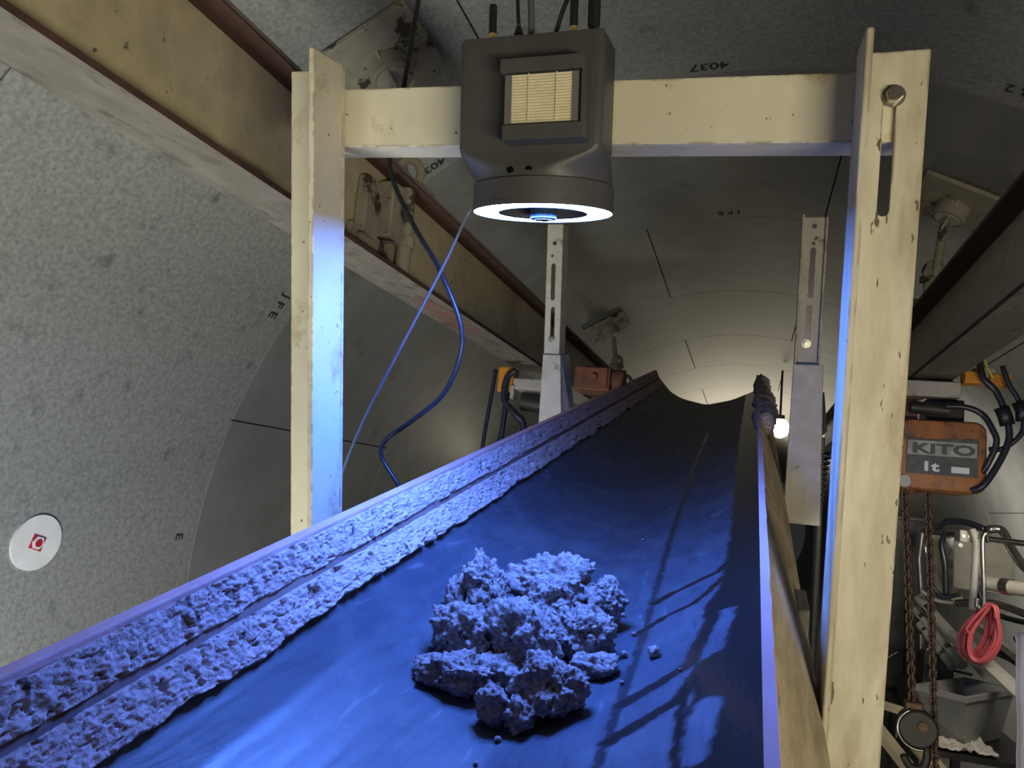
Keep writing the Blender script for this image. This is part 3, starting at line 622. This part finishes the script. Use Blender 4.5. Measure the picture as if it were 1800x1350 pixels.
tag(MB(T).tube([(.785, 2.69, .42), (.796, 2.69, .39), (.797, 2.69, .36)], .020, 14).build('cable_plug', M_BLACK, None, True, origin=T(.79, 2.69, .39)), 'round black plug at the right picture edge beside the hoist cables', 'plug')
cable('earth_wire', [(.688, 2.675, .55), (.695, 2.675, .52), (.712, 2.675, .487)], .004, M_YEL, 'short yellow green wire end under the right beam', T)
# chains
def link_mesh():
    mb = MB(); L, R, r = .0115, .0072, .0030; P = []
    for i in range(8): a = math.pi * i / 7; P.append((R * math.cos(a), 0, L - R + R * math.sin(a) + .002))
    for i in range(8): a = math.pi + math.pi * i / 7; P.append((R * math.cos(a), 0, -(L - R) - .002 + R * math.sin(a)))
    mb.tube(P, r, 6, 0, True); return mb
lk0 = None
def chain(name, p0, p1, n, label, sc=1.25):
    global lk0
    t = thing(name, p0, label, 'chain')
    for i in range(n):
        q = p0 + (p1 - p0) * (i + .5) / n
        if lk0 is None: lk0 = link_mesh().build('link', M_CHAIN, None, True); o = lk0
        else: o = lk0.copy(); COL.objects.link(o)
        o.parent = t; o['_o'] = [0, 0, 0]; o.location = q - p0; o.rotation_euler = (0, .03, math.radians(90 * (i % 2) + 12)); o.scale = (sc, sc, sc)
    return t
c1a, c1b = T(.480, 2.72, .125), T(.517, 2.72, -.530)
chain('load_chain', c1a, c1b, 34, 'thick rusty chain hanging from the hoist to the hook block')
c2a, c2b = T(.547, 2.72, .13), T(.585, 2.72, -.77)
chain('hand_chain', c2a, c2b, 46, 'long rusty chain hanging on the right past the hook block', 1.2)
hk = thing('hook_block', T(.53, 2.72, -.58), 'dark round hook block at the end of the thick chain', 'hook')
MB(T).cyl((.530, 2.69, -.590), (.530, 2.75, -.590), .056, 32).build('block_body', M_DARK, hk, 'auto', .008, None, 3)
MB(T).box(.495, .545, 2.70, 2.74, -.555, -.515).build('block_neck', M_CHAIN, hk, False, .006)
MB(T).tube([(.53 + .058 * math.cos(a), 2.69, -.59 + .058 * math.sin(a)) for a in (math.radians(d) for d in range(110, 300, 12))], .004, 8).build('block_rim', M_STEEL, hk, True)
MB(T).cyl((.54, 2.684, -.578), (.54, 2.69, -.578), .013, 16).build('block_pin', M_CHAIN, hk, 'auto')
MB(T).tube([(.55, 2.72, -.63), (.56, 2.72, -.66), (.55, 2.72, -.70), (.515, 2.72, -.705), (.495, 2.72, -.675)], .012, 12, 5).build('hook_claw', M_DARK, hk, True)

# ------------------------------------------------------------------ left hoist under the left beam
lh = thing('chain_hoist', T(-.86, 2.85, .4), 'rusty far hoist and trolley under the left beam behind the slotted post', 'hoist')
MB(T).box(-.937, -.875, 2.78, 2.86, .372, .470).build('end_stop', M_ORANGE2, lh, False, .006)
MB(T).box(-.874, -.755, 2.78, 2.86, .385, .428).build('trolley_plate', M_GREYP, lh, False, .005)
MB(T).box(-.882, -.865, 2.775, 2.82, .345, .40).build('trolley_clip', M_GREYP, lh, False, .004)
MB(T).cyl((-.84, 2.82, .345), (-.75, 2.82, .335), .036, 18).build('gear_case', M_DARK, lh, 'auto')
MB(T).box(-.812, -.742, 2.80, 2.92, .165, .258).build('motor_cover', M_ORUST, lh, False, .012)
for i in range(4): MB(T).box(-.79, -.75, 2.795, 2.80, .178 + .016 * i, .186 + .016 * i).build('motor_slot', M_DARK, lh)
MB(T).box(-.70, -.55, 3.05, 3.20, .435, .535).build('trolley_motor', M_ORUST, lh, False, .008)
MB(T).box(-.66, -.56, 3.035, 3.05, .445, .528).build('motor_plate', M_ORUST, lh, False, .004)
MB(T).cyl((-.612, 3.02, .485), (-.612, 3.036, .485), .013, 8).build('motor_boss', M_ORUST, lh)
MB(T).cyl((-.55, 3.12, .49), (-.50, 3.12, .49), .045, 18).build('motor_end', M_ORUST, lh, 'auto')
MB(T).box(-.78, -.70, 3.08, 3.16, .45, .52).build('motor_link', M_DARK, lh)
cable('hoist_cable', [(-.955, 2.8, .46), (-.962, 2.8, .36), (-.975, 2.8, .20), (-.98, 2.8, .05)], .008, M_CABLE, 'straight black cable hanging leftmost from the left beam', T)
cable('hoist_cable', [(-.900, 2.8, .37), (-.902, 2.8, .27), (-.908, 2.8, .17), (-.91, 2.8, .08)], .011, M_CABLE, 'thick black cable hanging second from left under the left beam', T)
cable('hoist_cable', [(-.86, 2.76, .455), (-.893, 2.76, .42), (-.895, 2.76, .34), (-.85, 2.76, .29), (-.815, 2.77, .25), (-.822, 2.77, .15)], .013, M_CABLE, 'black cable looping around the left trolley bracket', T)

# ------------------------------------------------------------------ clutter on the right
cb = thing('steel_cabinet', T(.87, 4.9, -1.75), 'tall dark steel cabinet with slotted door behind the chains', 'cabinet')
MB(T).box(.755, .985, 4.8, 5.15, -1.75, .07).build('body', M_DARK, cb, False, .004)
MB(T).box(.765, .86, 4.785, 4.80, -1.6, .05).build('door', M_DARK, cb, False, .003)
MB(T).box(.868, .978, 4.785, 4.80, -1.6, .05).build('door', M_DARK, cb, False, .003)
for z in (-.90, -1.05): MB(T).box(.830, .838, 4.775, 4.786, z - .055, z + .03).build('light_slot', M_SLOT, cb)  # slots of light, put in as pale strips on the door
MB(T).tube([(.765, 4.77, -.36), (.795, 4.77, -.27)], .008, 8).build('handle', M_STEEL, cb, 'auto')
MB(T).tube([(.768, 4.77, -.71), (.83, 4.77, -.66)], .007, 8).build('handle', M_STEEL, cb, 'auto')
rk = thing('pipe_rail', T(1.0, 4.4, -1.75), 'bright steel pipe rail with clamps holding hoses at the right', 'rail')
MB(T).tube([(.90, 4.58, .0), (1.16, 3.9, -.012), (1.45, 3.2, -.02)], .014, 12).build('rail', M_STEEL, rk, 'auto')
MB(T).tube([(.90, 4.58, .0), (.89, 4.60, -.15), (.905, 4.6, -.34), (.92, 4.6, -1.75)], .013, 12).build('stanchion', M_STEEL, rk, 'auto')
MB(T).tube([(1.40, 3.32, -.02), (1.40, 3.32, -1.75)], .016, 12).build('stanchion', M_STEEL, rk, 'auto')
MB(T).box(.985, 1.065, 4.20, 4.30, -.035, .022).build('clamp', M_GREYP, rk, False, .004)
for i in range(3): MB(T).cyl((1.0 + .025 * i, 4.195, -.006), (1.0 + .025 * i, 4.2, -.006), .007, 10).build('clamp_bolt', M_STEEL, rk)
for i, (pts, r, lb, m_) in enumerate([
  ([(.93, 4.40, .02), (.96, 4.35, .055), (1.03, 4.28, .06), (1.09, 4.2, .035)], .016, 'black hose lying along the top of the pipe rail', M_CABLE),
  ([(1.09, 4.15, .035), (1.146, 4.15, .036), (1.17, 4.08, -.05), (1.21, 4.0, -.13), (1.30, 3.9, -.19)], .020, 'shiny grey hose bending down from the rail at the right edge', M_STEEL),
  ([(1.03, 4.18, .03), (1.045, 4.17, -.03), (1.04, 4.16, -.15), (1.03, 4.16, -.34)], .016, 'grey strap hose hanging from the rail behind the hook', M_GREYP),
  ([(.955, 4.35, .0), (.935, 4.33, -.06), (.95, 4.32, -.16), (.958, 4.32, -.30)], .014, 'black hose hanging in front of the pale tarp', M_CABLE),
  ([(.905, 4.45, -.01), (.885, 4.44, -.07), (.90, 4.43, -.19), (.925, 4.42, -.31)], .008, 'thin bright hose curving down behind the right chain', M_STEEL)]):
    tag(MB(T).tube(pts, r, 10, 6).build('hose', m_, None, True, origin=T(*pts[0])), lb, 'hose')
tag(MB(T).tube([(1.03, 3.93, -.02), (1.016, 3.9, .015), (1.003, 3.9, -.015), (1.006, 3.9, -.12), (1.012, 3.9, -.27), (1.005, 3.9, -.315), (.985, 3.9, -.30), (.985, 3.9, -.27)], .0095, 10, 6).build('s_hook', M_STEEL, None, True, origin=T(1.0, 3.9, -.15)), 'long steel S hook holding the red cable coil', 'hook')
co = MB(T)
pts = []
for i in range(14 * 26):
    a = 2 * math.pi * i / 26; k = i / 26; jx = .010 * math.sin(k * 2.7) + .006 * math.sin(k * 5.1); jr = 1 + .10 * math.sin(k * 1.9 + 1)
    pz = math.sin(a); sq_ = .50 + .50 * sstep(1.0, -.3, pz); rr_ = .45 + .55 * ((k * .37) % 1.0) ** .6
    x = .064 * jr * math.cos(a) * sq_ * rr_ + jx; z = .125 * (pz if pz > 0 else pz * (.72 + .28 * rr_))
    pts.append((1.0 + x * .9 + z * .28, 3.88 + .05 * math.sin(k * 1.3) - .02 * math.cos(a), -.410 + z - x * .15))
co.tube(pts, .0062, 7); tag(co.build('cable_coil', M_REDC, None, True, origin=T(1.0, 3.88, -.41)), 'coil of red cable hanging on the steel hook', 'cable')
for i, (a, b_, r, lb) in enumerate([
  ((.873, 4.5, -.345), (1.06, 4.05, -.60), .026, 'pale pipe slanting down behind the red coil, uppermost of three'),
  ((.86, 4.52, -.405), (1.0, 4.18, -.60), .024, 'pale pipe slanting down behind the red coil, middle of three'),
  ((.87, 4.45, -.47), (.97, 4.22, -.62), .022, 'pale pipe slanting down behind the red coil, lowest of three'),
  ((1.02, 3.95, -.20), (1.40, 3.45, -.21), .030, 'pale pipe lying level at the right edge beyond the steel hook')]):
    p = MB(T); p.tube([a, b_], r, 16); o = p.build('pipe', M_PIPE, None, 'auto', origin=T(*a)); tag(o, lb, 'pipe')
    A, B2 = Vector(a), Vector(b_); 
    for s in (.15, .7): q = A.lerp(B2, s); q2 = A.lerp(B2, s + .06); MB(T).cyl(tuple(q), tuple(q2), r * 1.18, 16).build('coupling', M_STEEL, o, 'auto')
bx = thing('toolbox', T(.93, 4.4, -.72), 'small black box with rod standing behind the grey bin', 'box')
MB(T).prism([(.862, 4.32, -.745), (1.005, 4.32, -.745), (1.005, 4.5, -.745), (.862, 4.5, -.745)], [(.867, 4.33, -.59), (.99, 4.33, -.585), (.99, 4.48, -.585), (.867, 4.48, -.59)]).build('body', M_DARK, bx, False, .006)
MB(T).tube([(1.0, 4.36, -.655), (1.08, 4.34, -.66)], .006, 8).build('rod', M_DARK, bx)
MB(T).tube([(.88, 4.34, -.60), (.885, 4.33, -.565), (.915, 4.33, -.55), (.93, 4.33, -.575)], .008, 8, 4).build('handle', M_STEEL, bx, True)
# bin
e1 = Vector((.158, -.1, 0)).normalized(); e2 = Vector((.281, .38, 0)).normalized(); bc = Vector((.95, 3.92, 0))
def BN(a, b, z): p = bc + e1 * a + e2 * b; return T(p.x, p.y, z)
gb = thing('grey_bin', BN(0, 0, -.86), 'grey plastic bin with a rim standing on the rack at lower right', 'bin')
mb = MB(BN); hw, hl = .098, .235
def BR(s, z, o=0): return [(-hw * s - o, -hl * s - o, z), (hw * s + o, -hl * s - o, z), (hw * s + o, hl * s + o, z), (-hw * s - o, hl * s + o, z)]
mb.loft([BR(.72, -.852), BR(.72, -.86), BR(1, -.668), BR(1, -.650, .0), BR(.96, -.650), BR(.94, -.668), BR(.70, -.852)], False)
mb.add(BR(.72, -.86), [(0, 1, 2, 3)]); mb.add(BR(.70, -.852), [(0, 1, 2, 3)]); mb.build('tub', M_BIN, gb, False, .003)
mb = MB(BN); mb.loft([BR(1, -.672, .0006), BR(1, -.672, .010), BR(1, -.648, .010), BR(1, -.648, -.003)], False); mb.build('rim', M_BIN, gb, False, .002)
# rack that carries the bin
rc = thing('steel_rack', T(.98, 3.9, -1.75), 'dark steel rack under the grey bin', 'rack')
MB(T).box(.74, 1.16, 3.62, 4.75, -.885, -.8615).build('deck', M_DARK, rc)
for x in (.76, 1.10):
    for y in (3.64, 4.72): MB(T).box(x - .02, x + .02, y - .02, y + .02, -1.75, -.885).build('leg', M_DARK, rc)
MB(T).box(.80, 1.1, 4.28, 4.6, -.8615, -.747).build('riser', M_DARK, rc)
def plank(a, b_, w, t, m_, label, nm='plank', cat='plank'):
    A, B2 = T(*a), T(*b_); d = (B2 - A).normalized(); s = d.cross(Vector((0, 0, 1))).normalized(); up = s.cross(d)
    q = lambda P: [P - s * w - up * t, P + s * w - up * t, P + s * w + up * t, P - s * w + up * t]
    return tag(MB().prism(q(A), q(B2), True).build(nm, m_, None, False, .002, origin=A), label, cat)
plank((.515, 3.55, -.76), (.79, 3.25, -1.05), .026, .016, M_WOOD, 'pale timber plank leaning beside the right post at the bottom')
plank((.66, 3.58, -.80), (.90, 3.30, -1.05), .034, .016, M_WOOD, 'pale timber plank leaning below the hook block')
plank((.50, 3.70, -.72), (.66, 3.60, -.73), .018, .014, M_WOOD, 'short level timber batten beside the hook block')
plank((.98, 4.22, -.47), (1.16, 3.30, -.70), .040, .006, M_GREYP, 'grey flat steel bar sloping down at lower right behind the bin', 'steel_bar', 'bar')
plank((1.06, 4.25, -.41), (1.28, 3.35, -.64), .014, .014, M_STEEL, 'shiny square bar sloping down at the right edge above the flat bar', 'steel_bar', 'bar')
def sheet(name, f, nu_, nv_, m_, label, cat, org):
    mb = MB(); top = [f(i / nu_, j / nv_) for i in range(nu_ + 1) for j in range(nv_ + 1)]; k = nv_ + 1
    mb.v = [Vector(p) for p in top]; mb.q = [(i * k + j, i * k + j + 1, (i + 1) * k + j + 1, (i + 1) * k + j) for i in range(nu_) for j in range(nv_)]
    o = mb.build(name, m_, None, True, origin=org); s = o.modifiers.new('thick', 'SOLIDIFY'); s.thickness = .003; return tag(o, label, cat)
sheet('pale_tarp', lambda a, b: T(.94 + .30 * a + .015 * fbm(a * 4, b * 4, 2), 5.30 - .1 * a + .05 * fbm(a * 5, b * 3, 0), -.02 - .27 * b + .03 * fbm(a * 3, 0, 4) - .12 * a * b), 24, 20, M_TARP, 'crumpled pale tarp hanging behind the rail and hoses', 'tarp', T(1.05, 5.25, -.15))
sheet('plastic_sheet', lambda a, b: T(.75 + .25 * a, 3.63 + .20 * b, -.853 + .035 * abs(fbm(a * 5, b * 5, 7)) ), 26, 20, M_TARP, 'crumpled white plastic sheet on the rack in front of the bin', 'sheet', T(.87, 3.73, -.85))
sheet('hanging_cloth', lambda a, b: T(.872 + .016 * fbm(b * 4, 1, 1) + .25 * a, 3.0 + .035 * math.sin(a * 14) + .02 * fbm(a * 3, b * 3, 1), -.36 - .75 * b + .10 * a + .05 * (1 - b) * math.cos(a * 3)), 26, 26, M_CLOTH, 'lilac grey cloth hanging at the lower right picture edge', 'cloth', T(1.0, 3.0, -.7))
hp = thing('cloth_pole', T(1.02, 3.05, -1.75), 'thin steel pole carrying the lilac cloth at the right', 'pole')
MB(T).tube([(1.02, 3.06, -1.75), (1.02, 3.06, -.26)], .012, 10).build('shaft', M_STEEL, hp, 'auto')
MB(T).tube([(.88, 3.045, -.33), (1.12, 3.045, -.25)], .010, 10).build('arm', M_STEEL, hp, 'auto')
pn = thing('wall_panel', T(1.3, 4.95, -.2), 'pale rough panel fixed on the wall behind the steel hook', 'panel')
MB(T).box(1.13, 1.42, 4.94, 4.96, -.30, -.02).build('board', M_PIPE, pn, False, .003)
for x in (1.16, 1.39): MB(T).cyl((x, 4.93, -.06), (x, 4.94, -.06), .012, 10).build('board_bolt', M_STEEL, pn)
MB(T).box(1.15, 1.40, 4.96, 5.15, -.29, -.25).build('back_bracket', M_DARK, pn)
for pts, r_, m_, lb in [
  ([(.90, 4.40, -.12), (.905, 4.38, -.25), (.95, 4.36, -.31), (1.02, 4.34, -.29)], .010, M_CABLE, 'thin black hose drooping left of the steel hook behind the chain'),
  ([(1.08, 4.30, -.02), (1.075, 4.29, -.16), (1.10, 4.28, -.30), (1.17, 4.25, -.36), (1.30, 4.1, -.37)], .013, M_CABLE, 'black hose passing behind the red coil to the right edge'),
  ([(1.00, 4.3, -.33), (1.12, 4.15, -.30), (1.25, 4.0, -.33), (1.40, 3.85, -.34)], .018, M_STEEL, 'shiny hose lying just under the level pale pipe at the right edge'),
  ([(.865, 4.42, -.30), (.93, 4.38, -.335), (1.0, 4.35, -.335)], .009, M_PIPE, 'short pale hose end just left of the red coil top'),
  ([(1.06, 4.1, -.50), (1.15, 4.0, -.52), (1.22, 3.9, -.60), (1.27, 3.8, -.72)], .016, M_CABLE, 'dark hose falling behind the sloping steel bars at right')]:
    tag(MB(T).tube(pts, r_, 10, 6).build('hose', m_, None, True, origin=T(*pts[0])), lb, 'hose')
# hose stack between the posts
pts = []
for i in range(11 * 20): a = 2 * math.pi * i / 20; pts.append((.335 + .045 * math.cos(a) - .0006 * i * .3, 4.0 + .045 * math.sin(a), .33 - .0013 * i))
tag(MB(T).tube(pts, .008, 8).build('hose_coil', M_CABLE, None, True, origin=T(.335, 4, .2)), 'stacked coil of dark hose seen between the two right posts', 'hose')
hs = thing('coil_stand', T(.335, 4.0, -1.75), 'dark stand pole inside the hose coil between the right posts', 'stand')
MB(T).tube([(.335, 4.0, -1.75), (.335, 4.0, .40)], .018, 12).build('pole', M_DARK, hs, 'auto')
MB(T).prism([(.30, 4.0, .64), (.34, 4.0, .62), (.36, 4.0, .43), (.33, 4.0, .40)], [(.30, 4.03, .64), (.34, 4.03, .62), (.36, 4.03, .43), (.33, 4.03, .40)]).build('bracket', M_DARK, hs)
# far lamp
fl = thing('work_lamp', T(.265, 7.5, .82), 'bright distant work lamp beyond the right skirt', 'lamp')
bmm = bmesh.new(); bmesh.ops.create_uvsphere(bmm, u_segments=20, v_segments=12, radius=.085); bl_ = MB(); bl_.add([(v.co.x + .265, v.co.y + 7.5, v.co.z * 1.1 + .81 + CZ) for v in bmm.verts], [tuple(v.index for v in q.verts) for q in bmm.faces], True); bmm.free()
bl_.build('bulb', M_BULB, fl, True)
MB(T).tube([(.265, 7.5, .89), (.265, 7.5, 1.35)], .01, 8).build('drop_rod', M_DARK, fl)
MB(T).cyl((.265, 7.5, .885), (.265, 7.5, .93), .04, 14).build('lamp_cap', M_DARK, fl, 'auto')

for o in list(bpy.data.objects):
    if '_o' in o: del o['_o']
